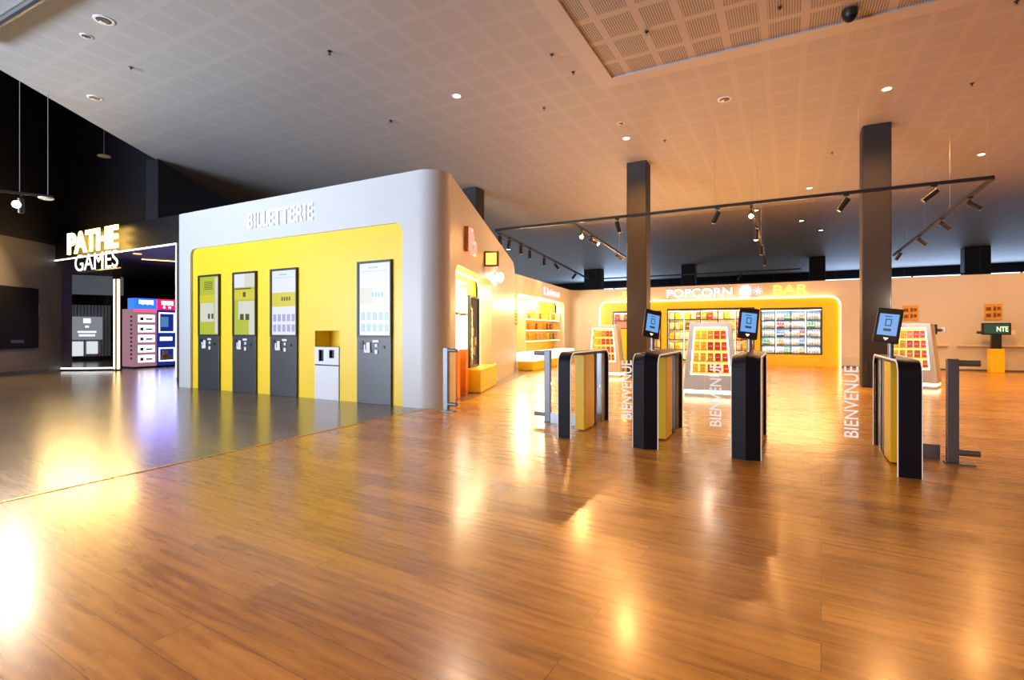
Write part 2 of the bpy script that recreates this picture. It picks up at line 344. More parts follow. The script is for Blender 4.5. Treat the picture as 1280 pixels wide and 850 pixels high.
# ------------------------------------------------------------------ ceiling fittings
def downlight_proto():
    t = thing('ceiling_downlight', 'x', 'ceiling light', (0, 0, CEIL))
    b = MB().use(M['pale']); b.lathe([(.075, -.004), (.095, -.006), (.10, 0)], n=20); b.build('bezel', t)
    b = MB().use(M['ledhot']); b.lathe([(.065, -.009), (.07, -.005)], n=16); b.build('lens', t)
    return t
M['ledhot'] = mat('lamp_lens', (1, .9, .7), .3, emit=(1, .80, .52), es=14)
DL = [(-5.68, 8.32, 'ceiling downlight above the white block, nearest to its rounded front corner', 300, SOFT), (-3.38, 12.05, 'ceiling downlight just in front of the left dark column top', 1000, WARM),
      (1.65, 11.92, 'bright ceiling downlight in front of the right dark column top', 600, WARM), (4.42, 17.49, 'ceiling downlight beyond the corner of the black lighting track', 450, WARM),
      (0.61, 19.0, 'small ceiling downlight near the right column, above the popcorn wall', 200, WARM), (-1.06, 21.56, 'faint ceiling downlight beside the middle track lamp', 60, WARM),
      (0.5, 24.48, 'faint ceiling downlight behind the popcorn wall, nearer one', 40, WARM), (1.32, 27.23, 'faintest ceiling downlight behind the popcorn wall, farther one', 30, WARM)]
p0 = None
for i, (x, y, lab, e, c) in enumerate(DL):
    if p0 is None: p0 = downlight_proto(); o = p0; o.location = (x, y, CEIL); o['label'] = lab
    else: o = dup_thing(p0, (x, y, CEIL), label=lab)
    o['group'] = 'recessed ceiling downlights'
    lamp('SPOT', 'downlight_and_fill', (x, y, CEIL - .03), e, c, .06, rot=(0, 0, 0), spot=155, blend=.6)
# added warm lamps without fittings, to brighten floor, gates and ceiling by bounce
for x, y, e in ((-.5, -2.5, 550), (-5.5, -2.5, 650), (4.5, -1.5, 150), (6.5, 5.5, 200), (8.5, 12, 900), (8, 18, 900), (-5.0, 16.0, 900), (-.8, 16.0, 900), (3.6, 14.5, 800)):
    lamp('SPOT', 'downlight_and_fill', (x, y, CEIL - .03), e, WARM, .08, rot=(0, 0, 0), spot=150, blend=.6)

def ring(x, y, r, lab, tilt=False):
    t = thing('ceiling_speaker', lab, 'ceiling speaker', (x, y, CEIL), group='round ceiling grilles')
    b = MB().use(M['pale']); b.lathe([(r * .75, -.012), (r, -.010), (r * 1.02, 0)], n=24); b.build('rim', t)
    b = MB().use(M['charcoal']); b.lathe([(r * .55, -.020), (r * .74, -.013)], n=20); b.build('grille', t)
    b = MB().use(M['pale']); b.box(-r * .5, -.01, -r * .25, r * .3, -.03, -.021); b.build('emblem', t)
ring(-1.10, 10.93, .13, 'white ringed round ceiling speaker with dark opening between the two columns')
ring(-3.24, 11.11, .08, 'small ringed ceiling fitting right beside a bright downlight')
ring(-11.98, 5.02, .12, 'chrome rimmed ceiling fitting on the pale ceiling near the dark slab edge')
ring(-8.87, 3.83, .13, 'oval looking white ceiling fitting farthest from the slab edge')
ring(-9.59, 3.91, .08, 'small white ceiling fitting beside the larger oval one')
t = thing('dome_camera', 'black dome camera hanging from the ceiling at the edge of the slotted field', 'camera', (.78, 8.75, CEIL + .02))
b = MB().use(M['black']); b.lathe([(.10, -.02), (.10, -.08), (.085, -.12)][::-1] + [(.05, 0)], n=20); b.build('housing', t, smooth=True)
b = MB().use(M['navy']); b.lathe([(.01, -.19), (.045, -.175), (.07, -.15), (.08, -.12)], n=20); b.build('dome', t, smooth=True)
sp = None
for k, (x, y) in enumerate(((-10.04, 4.74), (-3.44, 7.81), (-3.34, 8.52), (-6.6, 6.0), (-7.6, 8.6), (-2.6, 12.6), (1.0, 15.5), (-1.9, 7.9), (-.1, 8.2), (2.8, 9.6), (3.0, 12.4), (-4.4, 9.6))):
    lab = 'small black sprinkler head on the plaster ceiling'
    if sp is None:
        sp = thing('sprinkler', lab, 'sprinkler', (x, y, CEIL), group='sprinkler heads on the ceiling')
        b = MB().use(M['black']); b.lathe([(.012, -.05), (.012, -.01), (.035, -.008), (.035, 0)], n=10); b.build('stem', sp)
        b = MB().use(M['steel']); b.lathe([(.028, -.056), (.028, -.051)], n=10); b.build('deflector', sp)
    else: dup_thing(sp, (x, y, CEIL))
# black duct rail under the ceiling above the visitor
t = thing('ceiling_rail', 'thick black rail under the pale ceiling at the top left corner', 'lighting track', (-9.6, 3.07, 5.72))
d = Vector((-.99, -.02, 0)).normalized(); b = MB().use(M['charcoal']); b.cyl(-d * 6.5, d * 1.5, .06, 10); b.build('tube', t)
for s in (-5, -3, -1, .8): MB().use(M['steel']).cyl(d * s, d * s + Vector((0, 0, .11)), .008, 6).build('hanger', t)

# ------------------------------------------------------------------ lighting tracks and spotlights
TZ = 3.95
def track(name, a, bb, z, lab, hang_top=CEIL, step=2.6, fine=.018, grp='suspended black lighting tracks'):
    Fm, L, an = frame2(a, bb); t = thing(name, lab, 'lighting track', (a[0], a[1], z), an, grp)
    b = MB().use(M['black']); b.box(0, L, -.03, .03, -.022, .04); b.build('rail', t)
    s = .3
    while s < L: MB().use(M['grey']).cyl((s, 0, .022), (s, 0, hang_top - z), .0025, 4).build('suspension_wire', t); s += step
    return t
track('lighting_track', (-6.9, 11.94), (3.2, 12.0), TZ, 'long black lighting track crossing in front of both dark columns')
track('lighting_track', (3.2, 12.06), (3.32, 22.6), TZ, 'black lighting track running back from the corner beyond the right column')
track('lighting_track', (-4.74, 12.0), (-5.25, 18.8), TZ, 'black lighting track running back from the long track, left of the left column')
track('lighting_track', (-0.69, 12.02), (-.75, 22.0), TZ, 'black lighting track seen end on between the two columns')
track('lighting_track', (-6.92, 12.0), (-9.1, 25.4), TZ, 'black lighting track following the long orange lit side wall')
track('lighting_track', (-9.1, 25.6), (0.5, 25.6), TZ, 'distant black lighting track crossing behind the popcorn wall')
track('lighting_track', (-10, 33), (14, 33), 4.1, 'farthest black lighting track under the bluish ceiling', step=3)
M['lensdim'] = mat('lens_dim', (.3, .2, .1), .2, emit=(1, .7, .4), es=.25)
M['lensglare'] = mat('lens_glare', (1, .9, .7), .2, emit=(1, .86, .62), es=60)
def spotlight_proto(tilt, glare=False):
    t = thing('track_spotlight', 'x', 'spotlight', (0, 0, 0))
    b = MB().use(M['black']); b.box(-.05, .05, -.018, .018, -.045, -.022); b.cyl((0, 0, -.045), (0, 0, -.13), .009, 8); b.build('mount', t)
    b = MB().use(M['black']); Tm = Matrix.Translation((0, 0, -.15)) @ Matrix.Rotation(tilt, 4, 'Y') @ Matrix.Translation((0, 0, .06)); b.T = Tm
    b.cyl((0, 0, 0), (0, 0, -.27), .052, 18); h = b.build('lamp_head', t, smooth=True)
    b = MB(Tm).use(M['lensglare' if glare else 'lensdim']); b.cyl((0, 0, -.2705), (0, 0, -.276), .044, 14); b.build('lens', h)
    return t, Tm
SPOTS = [ # x, y, tilt sideways, heading, energy, label
    (-3.58, 12, -15, 0, 90, 'black track spotlight on the long track, just left of the left column'), (-1.35, 12, 25, 0, 400, 'black track spotlight on the long track, right of the left column'),
    (1.01, 12, 35, 0, 450, 'black track spotlight on the long track, beside the right column'), (2.37, 12, 50, 0, 500, 'black track spotlight on the long track, nearest its right corner'),
    (3.21, 13.38, -50, 0, 120, 'nearest spotlight on the track behind the right corner'), (3.23, 15.59, -45, 0, 120, 'second spotlight back from the right track corner'),
    (3.25, 18.06, -45, 0, 120, 'third spotlight back from the right track corner'), (3.28, 21.16, 30, 0, 60, 'last spotlight of the right track, close to the column'),
    (-4.80, 12.84, 62, 110, 220, 'glaring lamp on the short track left of the left column'), (-4.87, 13.86, -60, 0, 150, 'black spotlight beside the glaring lamp on the short track'), (-5.09, 17.09, -55, 0, 150, 'black spotlight at the far end of the short track'),
    (-0.70, 12.25, 62, 93, 220, 'glaring lamp on the end on track between the columns'), (-0.71, 14.6, 5, 0, 120, 'black spotlight below and behind the middle glaring lamp'), (-.72, 17.5, 0, 0, 120, 'black spotlight deeper on the middle track'), (-.73, 20.4, 0, 0, 80, 'deepest spotlight of the middle track, above the sign'),
    (-6.95, 12.27, 0, 0, 110, 'nearest lit spotlight above the orange lit side wall'), (-7.03, 12.95, 10, 0, 110, 'second lit spotlight above the side wall'), (-7.14, 13.9, 0, 0, 60, 'third spotlight along the side wall track'),
    (-7.36, 14.95, 0, 0, 60, 'fourth spotlight along the side wall track'), (-7.65, 16.7, 0, 0, 60, 'fifth spotlight along the side wall track'), (-7.9, 18.3, -40, 0, 60, 'sixth spotlight along the side wall track, tilted'), (-8.5, 21.9, 40, 0, 60, 'lit spotlight farthest along the side wall track'),
    (-1.9, 25.6, 30, 0, 30, 'distant spotlight behind the popcorn wall beside the left column')]
for x, y, tl, hd, e, lab in SPOTS:
    t, Tm = spotlight_proto(R(tl), 'glaring' in lab or ' lit spotlight' in lab); t.location = (x, y, TZ); t.rotation_euler.z = R(hd); t['label'] = lab; t['group'] = 'track spotlights'
    Wm = Matrix.Translation((x, y, TZ)) @ Matrix.Rotation(R(hd), 4, 'Z') @ Tm
    p = Wm @ Vector((0, 0, -.29)); q = Wm @ Vector((0, 0, -1.3))
    lamp('SPOT', 'spotlight_lamp', p, e, WARM, .035, target=q, spot=75, blend=.7)

# hanging track of the entrance hall with its glaring lamp
t = thing('lighting_track', 'black suspended lighting track in the dark entrance hall', 'lighting track', (-12.62, 4.55, 3.86), math.atan2(3.9 - 4.55, -12.95 + 12.62), 'suspended black lighting tracks')
b = MB().use(M['black']); b.box(-.05, 7, -.02, .02, -.022, .022); b.build('rail', t)
for s in (.02, .42, .72, 2.2, 4): MB().use(M['grey']).cyl((s, 0, .02), (s, 0, 5.34), .006, 5).build('suspension_wire', t)
b = MB().use(M['pale']); b.lathe([(.10, -.06), (.12, -.045), (.12, -.03)], c=(.05, 0, 0), n=20); b.build('end_disc', t)
t, Tm = spotlight_proto(R(20)); t.location = (-12.80, 4.19, 3.86); t.rotation_euler.z = R(-20); t['label'] = 'glaring spotlight hanging in the dark entrance hall'; t['group'] = 'track spotlights'
b = MB().use(M['ledhot']); b.lathe([(.01, -.07), (.05, -.05), (.07, 0), (.05, .05), (.01, .07)], c=(.02, -.06, -.22), n=16); h = b.build('glowing_lens', t)
lamp('SPOT', 'hall_lamp', (-12.66, 4.0, 3.5), 420, SOFT, .10, target=(-8.5, -.5, 0), spot=95, blend=.7)
t = thing('hall_speaker', 'chrome ringed fitting hanging in the dark void of the entrance hall', 'ceiling speaker', (-14.94, 6.46, 5.6))
b = MB().use(M['steel']); b.lathe([(.10, -.02), (.14, -.02), (.14, 0), (.10, 0)], n=20); b.cyl((0, 0, 0), (0, 0, 3.6), .005, 5); b.build('rim', t)

# ------------------------------------------------------------------ lettering of the block
GL = mat('letter_white', (1, 1, 1), .3, emit=(1, .98, .96), es=2.2)
GO = mat('letter_gold', (1, .75, .3), .3, emit=(1, .60, .10), es=1.3)
GP = mat('letter_pink', (1, .5, .6), .3, emit=(1, .62, .82), es=.9)
def sign(name, label, body, m, p, ang, width, height, depth=.05, bold=.02, standoff=.02, group=None, space=1.0):
    t = thing(name, label, 'sign', p, ang, group)
    text('lettering', body, 1, depth, m, t, (0, -standoff - depth, 0), fit=(width, height), bold=bold, space=space); return t
t = sign('illuminated_sign', 'white glowing BILLETTERIE lettering above the yellow ticket panel', 'BILLETTERIE', mat('letter_soft_white', (1, 1, 1), .5, emit=(1, 1, 1), es=.8), (-9.59, YF, 3.32), 0, 1.87, .30, .012, 0, .008, None, 1.12)
text('lettering_shadow', 'BILLETTERIE', 1, .006, mat('letter_shadow_grey', (.42, .42, .44), .5), t, (.008, -.006, -.012), fit=(1.87, .30), space=1.12)  # grey copy behind the letters paints a shadow so they stand out
t = sign('illuminated_sign', 'white glowing POPCORN lettering above the yellow counter wall', 'POPCORN', GL, (-4.24, YB, 2.58), 0, 2.40, .32, .03, .012)
text('lettering_shadow', 'POPCORN', 1, .01, M['grey'], t, (-.02, -.014, -.02), fit=(2.44, .37), bold=.05)  # larger grey copy: letter outline and painted shadow in one
t = sign('illuminated_sign', 'gold glowing BAR lettering at the right end of the counter wall', 'BAR', GO, (-.46, YB, 2.58), 0, 1.10, .33, .03, .015)
t = sign('illuminated_sign', 'gold glowing letter E beside the left dark column', 'E', GO, (-6.02, YB, 2.58), 0, .24, .30, .05, .03)
t = sign('illuminated_sign', 'pinkish white script lettering above the yellow snack niche', 'Liaison', GP, FN @ Vector((2.7, 0, 2.58)), AN, 1.9, .30, .04, .01)
t = thing('illuminated_emblem', 'white glowing popcorn cup emblem between POPCORN and BAR', 'sign', (-1.40, YB, 2.52))
b = MB().use(GL); b.taper((-.13, .13, -.08, -.03), (-.19, .19, -.09, -.02), 0, .26)
for dx, dz in ((-.12, .28), (0, .32), (.12, .28), (-.06, .36), (.07, .37)): b.lathe([(.01, -.06), (.055, -.03), (.065, 0), (.05, .04), (.01, .06)], c=(dx, -.055, dz), n=12)
b.build('cup', t)
b = MB().use(GP)
for a in (0, 1, 2, 3): b.T = Matrix.Translation((.42, -.05, .22)) @ Matrix.Rotation(R(45 * a + 12), 4, 'Y'); b.box(-.02, .02, -.02, .02, -.16, .16)
b.T = Matrix.Identity(4); b.build('sparkle', t)
t = thing('neon_emblem', 'pink neon figure emblem on the orange lit side wall', 'sign', FS @ Vector((1.0, 0, 2.75)), AS)
b = MB().use(em('neon_red', (1, .22, .16), 1.6)); b.path([(0, -.08, .40), (.16, -.08, .42), (.25, -.08, .30), (.22, -.08, .18), (.42, -.08, .22), (.5, -.08, .10), (.42, -.08, -.02), (.2, -.08, -.02), (.05, -.08, .12), (0, -.08, .40)], .035, 8)
b.path([(.05, -.08, .2), (.22, -.08, .18)], .03, 8); b.build('neon_tube', t, smooth=True)
b = MB().use(M['orange']); b.box(-.06, -.02, -.07, 0, -.02, .45); b.build('bracket', t)
t = thing('projecting_sign', 'square brown and gold box sign jutting from the side wall', 'sign', FS @ Vector((2.72, 0, 2.66)), AS)
b = MB().use(M['brown']); b.box(-.05, .05, -.32, 0, 0, .34); b.build('box', t, bevel=.01)
b = MB().use(GO)
for s in (-.055, .051): b.box(s, s + .004, -.28, -.04, .04, .30)
b.build('face', t)
t = thing('wall_lamp', 'white glowing wall lamp past the square box sign', 'wall lamp', FS @ Vector((3.9, 0, 2.55)), AS)
b = MB().use(M['pale']); b.box(-.05, .05, -.06, 0, .05, .12); b.build('bracket', t)
b = MB().use(em('lamp_globe', (1, .93, .8), 12)); b.lathe([(.01, -.12), (.07, -.08), (.09, 0), (.07, .08), (.01, .12)], c=(0, -.14, 0), n=14); b.build('globe', t, smooth=True)

# ------------------------------------------------------------------ ticket kiosks in the yellow niche
def kiosk(x0, x1, kind, label):
    w = x1 - x0; t = thing('ticket_kiosk', label, 'ticket machine', (x0, YF + .05, 0), 0, 'ticket kiosks in the yellow panel')
    b = MB().use(M['kiosk']); b.box(0, w, -.045, -.001, 0, 1.15); b.build('cabinet', t, bevel=.004)
    b = MB().use(M['black']); b.prism([[(0, 1.15), (w, 1.15), (w, 2.46), (0, 2.46)], [(.045, 1.18), (w - .02, 1.18), (w - .02, 2.42), (.045, 2.42)]], -.05, -.001); b.build('frame', t)
    wht = em('screen_white', (.80, .84, .95), .55); bg = em('screen_lime', (.50, .55, .04), .55); yb = em('screen_yellow', (.72, .62, .03), .55)
    pk = em('screen_pale', (.72, .70, .60), .55); dk = em('screen_ink', (.12, .12, .02), .3); lil = em('screen_lilac', (.30, .29, .48), .8); pal2 = em('screen_blue', (.42, .60, .70), .55)
    s0, s1, z0, z1 = .045, w - .02, 1.18, 2.42; S = s1 - s0
    def R_(m, a, c, e, f, lift=.002): b.use(m); b.box(s0 + a * S, s0 + c * S, -.031 - lift, -.030, z0 + e * (z1 - z0), z0 + f * (z1 - z0))
    b = MB(); R_({'a': bg, 'b': bg, 'c': wht, 'd': wht}[kind], 0, 1, 0, 1, 0); scr = None
    if kind == 'a':
        R_(pk, .05, .75, .22, .55); R_(pk, .80, .98, .02, .98); R_(yb, .0, .78, .56, .68)
        for k in range(5): R_(dk, .25 + .0 * k, .68, .78 + .03 * k, .792 + .03 * k, .004)
        for k in range(2): R_(dk, .45 + .18 * k, .55 + .18 * k, .27, .36, .004)
    elif kind == 'b':
        R_(wht, 0, .5, .78, 1); R_(pk, .5, 1, .78, 1); R_(dk, .05, .8, .745, .765, .004); R_(yb, 0, 1, .58, .74); R_(pk, .2, .95, .25, .55); R_(pk, .7, 1, .0, .25)
        for k in range(2): R_(dk, .28 + .26 * k, .46 + .26 * k, .24, .34, .004)
        R_(dk, .42, .55, .62, .70, .004)
    else:
        R_(yb if kind == 'c' else pk, 0, 1 if kind == 'c' else .45, .44, .66)
        for k in range(4): R_(dk if kind == 'c' else pal2, .4 + .1 * k, .46 + .1 * k, .53, .59, .004)
        for r in range(2):
            for k in range(5): R_(lil if kind == 'c' else pal2, .06 + .19 * k, .18 + .19 * k, .05 + .16 * r, .16 + .16 * r, .004)
        R_(pal2, .05, .9, .885, .892, .004); R_(pal2, .3, .6, .93, .95, .004)
    b.build('screen', t)
    b = MB().use(M['pale']); b.box(.24 * w, .29 * w, -.075, -.046, .90, 1.02); b.box(.31 * w, .42 * w, -.07, -.046, .93, 1.06); b.box(.26 * w, .44 * w, -.08, -.046, .88, .93); b.build('card_reader', t, bevel=.005)
    b = MB().use(M['black']); b.box(.10 * w, .20 * w, -.06, -.046, .93, 1.08); b.build('receipt_slot', t)
    b = MB().use(M['pale']); b.box(.48 * w, .66 * w, -.055, -.046, 1.06, 1.10); b.box(.55 * w, .62 * w, -.055, -.046, .98, 1.03); b.box(.55 * w, .63 * w, -.06, -.046, .86, .93); b.build('button', t)
    b = MB().use(M['black']); b.lathe([(.028, 0), (.028, .012)], n=12); v = b.build('scanner', t); v.rotation_euler = (R(90), 0, 0); v.location = (.80 * w, -.047, .98)
kiosk(-11.33, -10.59, 'a', 'ticket kiosk with lime screen, closest to the arcade entrance')
kiosk(-10.13, -9.39, 'b', 'ticket kiosk with lime screen under a white top band, second from the arcade')
kiosk(-8.95, -8.19, 'c', 'ticket kiosk with white screen and yellow band, left of the white unit')
kiosk(-6.64, -5.87, 'd', 'ticket kiosk with pale blue white screen, nearest the rounded corner')
t = thing('glasses_bin', 'white collection unit with two dark slots in the yellow panel', 'collection unit', (-7.42, YF + .05, 0))
b = MB().use(M['pale']); b.box(-.31, .31, -.02, .33, 0, .62); b.build('lower_door', t, bevel=.004)
b = MB().use(M['pale']); b.prism([[(-.31, .64), (.31, .64), (.31, .96), (-.31, .96)], [(-.20, .70), (-.07, .70), (-.07, .91), (-.20, .91)], [(.07, .76), (.20, .76), (.20, .91), (.07, .91)]], -.02, .0)
b.box(-.31, .31, .06, .33, .64, .96); b.box(-.31, -.28, 0, .06, .64, .96); b.box(.28, .31, 0, .06, .64, .96); b.box(-.31, .31, 0, .06, .93, .96); b.use(M['black']); b.box(-.27, .27, .03, .055, .66, .92); b.build('slot_panel', t)

# ------------------------------------------------------------------ side niche: candy columns and framed window
def candy_column(s, label, fill):
    t = thing('candy_dispenser', label, 'candy dispenser', FS @ Vector((s, .22, 0)), AS, 'candy dispenser columns in the side niche')
    b = MB().use(M['orange']); b.box(-.11, .11, -.14, .14, .0, .90); b.build('base', t, bevel=.01)
    b = MB().use(em('backlit_tube', (1, .92, .72), 3.2)); b.box(-.09, .09, -.12, .12, .90, 1.55); b.box(-.09, .09, -.12, .12, 1.60, 2.1); b.build('backlit_tube', t, bevel=.02)
    b = MB().use(M['brown']); b.box(-.11, .11, -.14, .14, 1.55, 1.60); b.build('collar', t)
candy_column(.83, 'tall backlit candy dispenser nearest the rounded corner', 0)
candy_column(1.45, 'tall backlit candy dispenser beside the framed window', 0)
t = thing('display_window', 'black framed backlit display window in the side niche', 'display case', FS @ Vector((2.2, .12, .5)), AS)
b = MB().use(M['charcoal']); b.prism([[(-.44, 0), (.44, 0), (.44, 1.48), (-.44, 1.48)], [(-.40, .04), (.40, .04), (.40, 1.44), (-.40, 1.44)]], -.03, .03); b.build('frame', t)
b = MB().use(em('backlit_tube', (1, .92, .72), 3.2)); b.box(-.41, .41, .04, .06, .03, 1.45); b.build('backlight', t)
b = MB().use(M['glass']); b.box(-.40, .40, -.005, .005, .04, 1.44); b.build('pane', t)
b = MB().use(M['gold'])
for k in range(5): b.box(-.3 + .12 * k, -.22 + .12 * k, .0, .035, .25 + .2 * (k % 3), .42 + .2 * (k % 3))
b.build('packet_row', t)
t = thing('display_plinth', 'low yellow plinth under the niche on the side wall', 'plinth', FS @ Vector((2.65, .0, 0)), AS)
b = MB().use(M['yellow']); b.box(-.85, .85, -.12, .38, 0, .48); b.build('body', t, bevel=.02)
b = MB().use(M['gold']); b.box(-.85, .85, -.125, -.121, .12, .14); b.build('groove', t)
lamp('AREA', 'niche_light', FS @ Vector((1.9, .16, 2.36)), 60, (1, .78, .42), 3.0, size_y=.2, rot=(0, 0, AS))

# ------------------------------------------------------------------ packets and bottles
def packet_mesh(name, m, w, h, d=.05):
    b = MB().use(m)
    b.taper((-w / 2, w / 2, -d / 2, d / 2), (-w / 2, w / 2, -d / 2, d / 2), .012, h - .03); b.taper((-w / 2, w / 2, -d / 2, d / 2), (-w / 2, w / 2, -.004, .004), h - .03, h); b.box(-w / 2, w / 2, -.01, .01, 0, .012)
    b.use(M['orange'] if m is M['gold'] else M['pink'] if m is M['red'] else M['cream']); b.box(-w * .3, w * .3, -d / 2 - .002, -d / 2, h * .42, h * .55)
    return b
PK = {}
def packet(kind, w, h, loc, rotz, label, group, name='candy_packet', cat='packet'):
    key = (kind, w, h)
    if key not in PK: PK[key] = packet_mesh(name, M[kind], w, h).build(name); o = PK[key]
    else: o = PK[key].copy(); COL.objects.link(o)
    o.location = Vector(loc) + Vector((0, 0, .002)); o.rotation_euler.z = rotz; tag(o, label, cat, group); return o

# snack niche shelves
t = thing('wall_shelving', 'three pale shelves in the yellow snack niche', 'shelving', FN @ Vector((3.2, .28, 0)), AN)
for z in (.93, 1.31, 1.70):
    b = MB().use(M['cream']); b.box(-1.9, 2.0, -.16, .16, z - .03, z); sh = b.build('shelf', t)
    b = MB().use(M['cove']); b.box(-1.9, 2.0, -.14, -.12, z - .045, z - .031); b.build('shelf_light', sh)
for s in (-1.95, 2.0): MB().use(M['cream']).box(s, s + .05, -.16, .16, 0, 2.0).build('side_panel', t)
for r, z in enumerate((.93, 1.31, 1.70)):
    for k in (0, 1, 3, 4, 6, 7, 8):
        kd = ('brown', 'gold', 'cream', 'orange', 'pink', 'brown', 'gold', 'green', 'brown')[(k + r * 2) % 9]
        p = FN @ Vector((1.5 + .41 * k, .24, z)); packet(kd, .16, .24, p, AN, 'snack packet on the %s shelf of the yellow niche' % ('lowest', 'middle', 'top')[r], 'snack packets on the %s niche shelf' % ('lowest', 'middle', 'top')[r])
t = thing('snack_counter', 'white glowing counter with yellow base below the snack niche', 'counter', FN @ Vector((2.2, -.35, 0)), AN)
b = MB().use(M['yellow']); b.box(-2.1, 2.4, -.25, .30, 0, .30); b.build('base', t, bevel=.03)
b = MB().use(em('counter_glow', (1, .94, .84), 1.0)); b.box(-2.15, 2.45, -.3, .32, .30, .58); b.build('worktop', t, bevel=.03)
for k, (s, m_) in enumerate(((.45, 'orange'), (.95, 'red'))):
    t = thing('wall_poster', ('orange narrow poster at the start of the snack niche wall', 'red round topped poster beside the snack niche shelving')[k], 'poster', FN @ Vector((s - .4 if k == 0 else s, -.012 if k == 0 else .44, 1.45)), AN)
    b = MB().use(M[m_]); b.box(-.11, .11, -.012, 0, 0, .5); b.build('sheet', t)
    b = MB().use(M['cream'])
    for q in range(4): b.box(-.07, .07, -.014, -.012, .08 + .1 * q, .12 + .1 * q)
    b.build('print', t)
for s in (1.2, 3.4): lamp('POINT', 'snack_niche_light', FN @ Vector((s, .22, 2.25)), 230, (1, .76, .40), .12)

# ------------------------------------------------------------------ counter wall: fridge, shelves
INT = mat('fridge_interior', (.32, .35, .40), .4)
def cabinet(name, label, cat, x0, x1, z0, z1, depth, frame_m, divs, shelves, back, light, lights=3.0):
    cx = (x0 + x1) / 2; t = thing(name, label, cat, (cx, YB + .16, z0)); W = x1 - x0; H_ = z1 - z0
    b = MB().use(frame_m); b.prism([[(-W / 2, 0), (W / 2, 0), (W / 2, H_), (-W / 2, H_)], [(-W / 2 + .04, .04), (W / 2 - .04, .04), (W / 2 - .04, H_ - .09), (-W / 2 + .04, H_ - .09)]], -.06, 0); b.build('frame', t)
    b = MB().use(back); b.box(-W / 2, W / 2, depth - .03, depth, 0, H_); b.box(-W / 2, -W / 2 + .02, 0, depth, 0, H_); b.box(W / 2 - .02, W / 2, 0, depth, 0, H_); b.box(-W / 2, W / 2, 0, depth, 0, .02); b.box(-W / 2, W / 2, 0, depth, H_ - .02, H_); b.build('carcass', t)
    for k in range(1, divs):
        x = -W / 2 + W * k / divs; b = MB().use(frame_m); b.box(x - .015, x + .015, -.055, -.005, .04, H_ - .09); b.build('mullion', t)
    for z in shelves:
        b = MB().use(M['charcoal']); b.box(-W / 2 + .02, W / 2 - .02, .0, depth - .03, z - z0 - .02, z - z0); b.build('shelf', t)
    b = MB().use(light); b.box(-W / 2 + .04, W / 2 - .04, .01, .03, H_ - .10, H_ - .07)
    for k in range(divs + 1):
        x = -W / 2 + .03 + (W - .06) * k / divs; b.box(x - .008, x + .008, .005, .015, .06, H_ - .1)
    b.build('light_strip', t)
    return t
cold = em('fridge_light', (.85, .93, 1.0), 9); warmst = em('shelf_light_warm', (1, .82, .5), 9)
tf = cabinet('drinks_fridge', 'glazed drinks fridge full of bottles under the gold BAR sign', 'fridge', -.90, 1.07, .42, 2.10, .5, M['charcoal'], 4, (.74, 1.05, 1.36, 1.66), INT, cold)
b = MB().use(M['glass']); b.box(-.94, .94, -.035, -.03, .05, 1.58); b.build('glass_door', tf)
BT = {}
def bottle(kind, loc, label, group):
    if kind not in BT:
        b = MB().use(M[kind]); b.lathe([(.028, 0), (.033, .01), (.033, .15), (.026, .18), (.012, .21), (.012, .225)], n=10)
        b.use(M['cream']); b.lathe([(.0335, .06), (.0335, .12)], n=10); b.use(M['grey']); b.lathe([(.014, .225), (.014, .24)], n=8); BT[kind] = b.build('drink_bottle', smooth=True); o = BT[kind]
    else: o = BT[kind].copy(); COL.objects.link(o)
    o.location = loc; tag(o, label, 'bottle', group)
kinds = ['pale_', 'cream', 'pale_', 'green', 'cream', 'orange', 'pale_', 'cream', 'blue', 'pale_', 'cream', 'red']
M['pale_'] = M['pale']; sn = ('bottom', 'second', 'middle', 'fourth', 'top')
for r, z in enumerate((.442, .742, 1.052, 1.362, 1.662)):
    for k in range(23):
        if abs((k + .5) / 23 * 4 % 1) < .0: continue
        kd = kinds[(k // 3 + r * 3) % len(kinds)]
        bottle(kd, (-.80 + .0805 * k, YB + .16 + .09, z), 'drink bottle on the %s shelf of the glazed fridge' % sn[r], 'bottles on the %s fridge shelf' % sn[r])
for z in (.71, 1.02, 1.33, 1.63, 1.98): lamp('AREA', 'fridge_lamp', (.09, YB + .185, z), 9, (.85, .93, 1), 1.8, size_y=.03, target=(.09, YB + .32, z - .2))
cabinet('popcorn_display', 'wide dark framed warm lit display below the POPCORN sign', 'display case', -4.27, -1.09, .10, 2.14, .55, M['charcoal'], 5, (.52, .92, 1.32, 1.72), M['cream'], warmst)
gi = 0
for r, z in enumerate((.52, .92, 1.32, 1.72)):
    for k in range(15):
        kd = (('cream', 'gold', 'cream'), ('gold', 'cream', 'brown'), ('orange', 'red', 'pink'), ('cream', 'gold', 'cream'), ('pink', 'orange', 'red'))[k // 3][(k + r) % 3]
        packet(kd, .17, .27, (-4.13 + .205 * k + (.02 if k % 3 == 1 else 0), YB + .40, z), 0, 'popcorn bag on the %s shelf under the POPCORN sign' % ('bottom', 'second', 'third', 'top')[r], 'popcorn bags on the %s display shelf' % ('bottom', 'second', 'third', 'top')[r], 'popcorn_bag', 'bag')
for z in (.49, .89, 1.29, 1.69, 2.0): lamp('AREA', 'display_lamp', (-2.68, YB + .19, z), 11, (1, .78, .45), 3.0, size_y=.04, target=(-2.68, YB + .42, z - .2))
cabinet('narrow_display', 'narrow dark framed display between left column and popcorn display', 'display case', -4.93, -4.50, .10, 2.08, .4, M['charcoal'], 1, (.6, 1.1, 1.6), M['cream'], warmst)
for z in (.6, 1.1, 1.6):
    for k in range(2): packet(('pink', 'cream')[k], .15, .25, (-4.81 + .19 * k, YB + .34, z), 0, 'packet in the narrow display beside the left column', 'packets in the narrow display', 'popcorn_bag', 'bag')
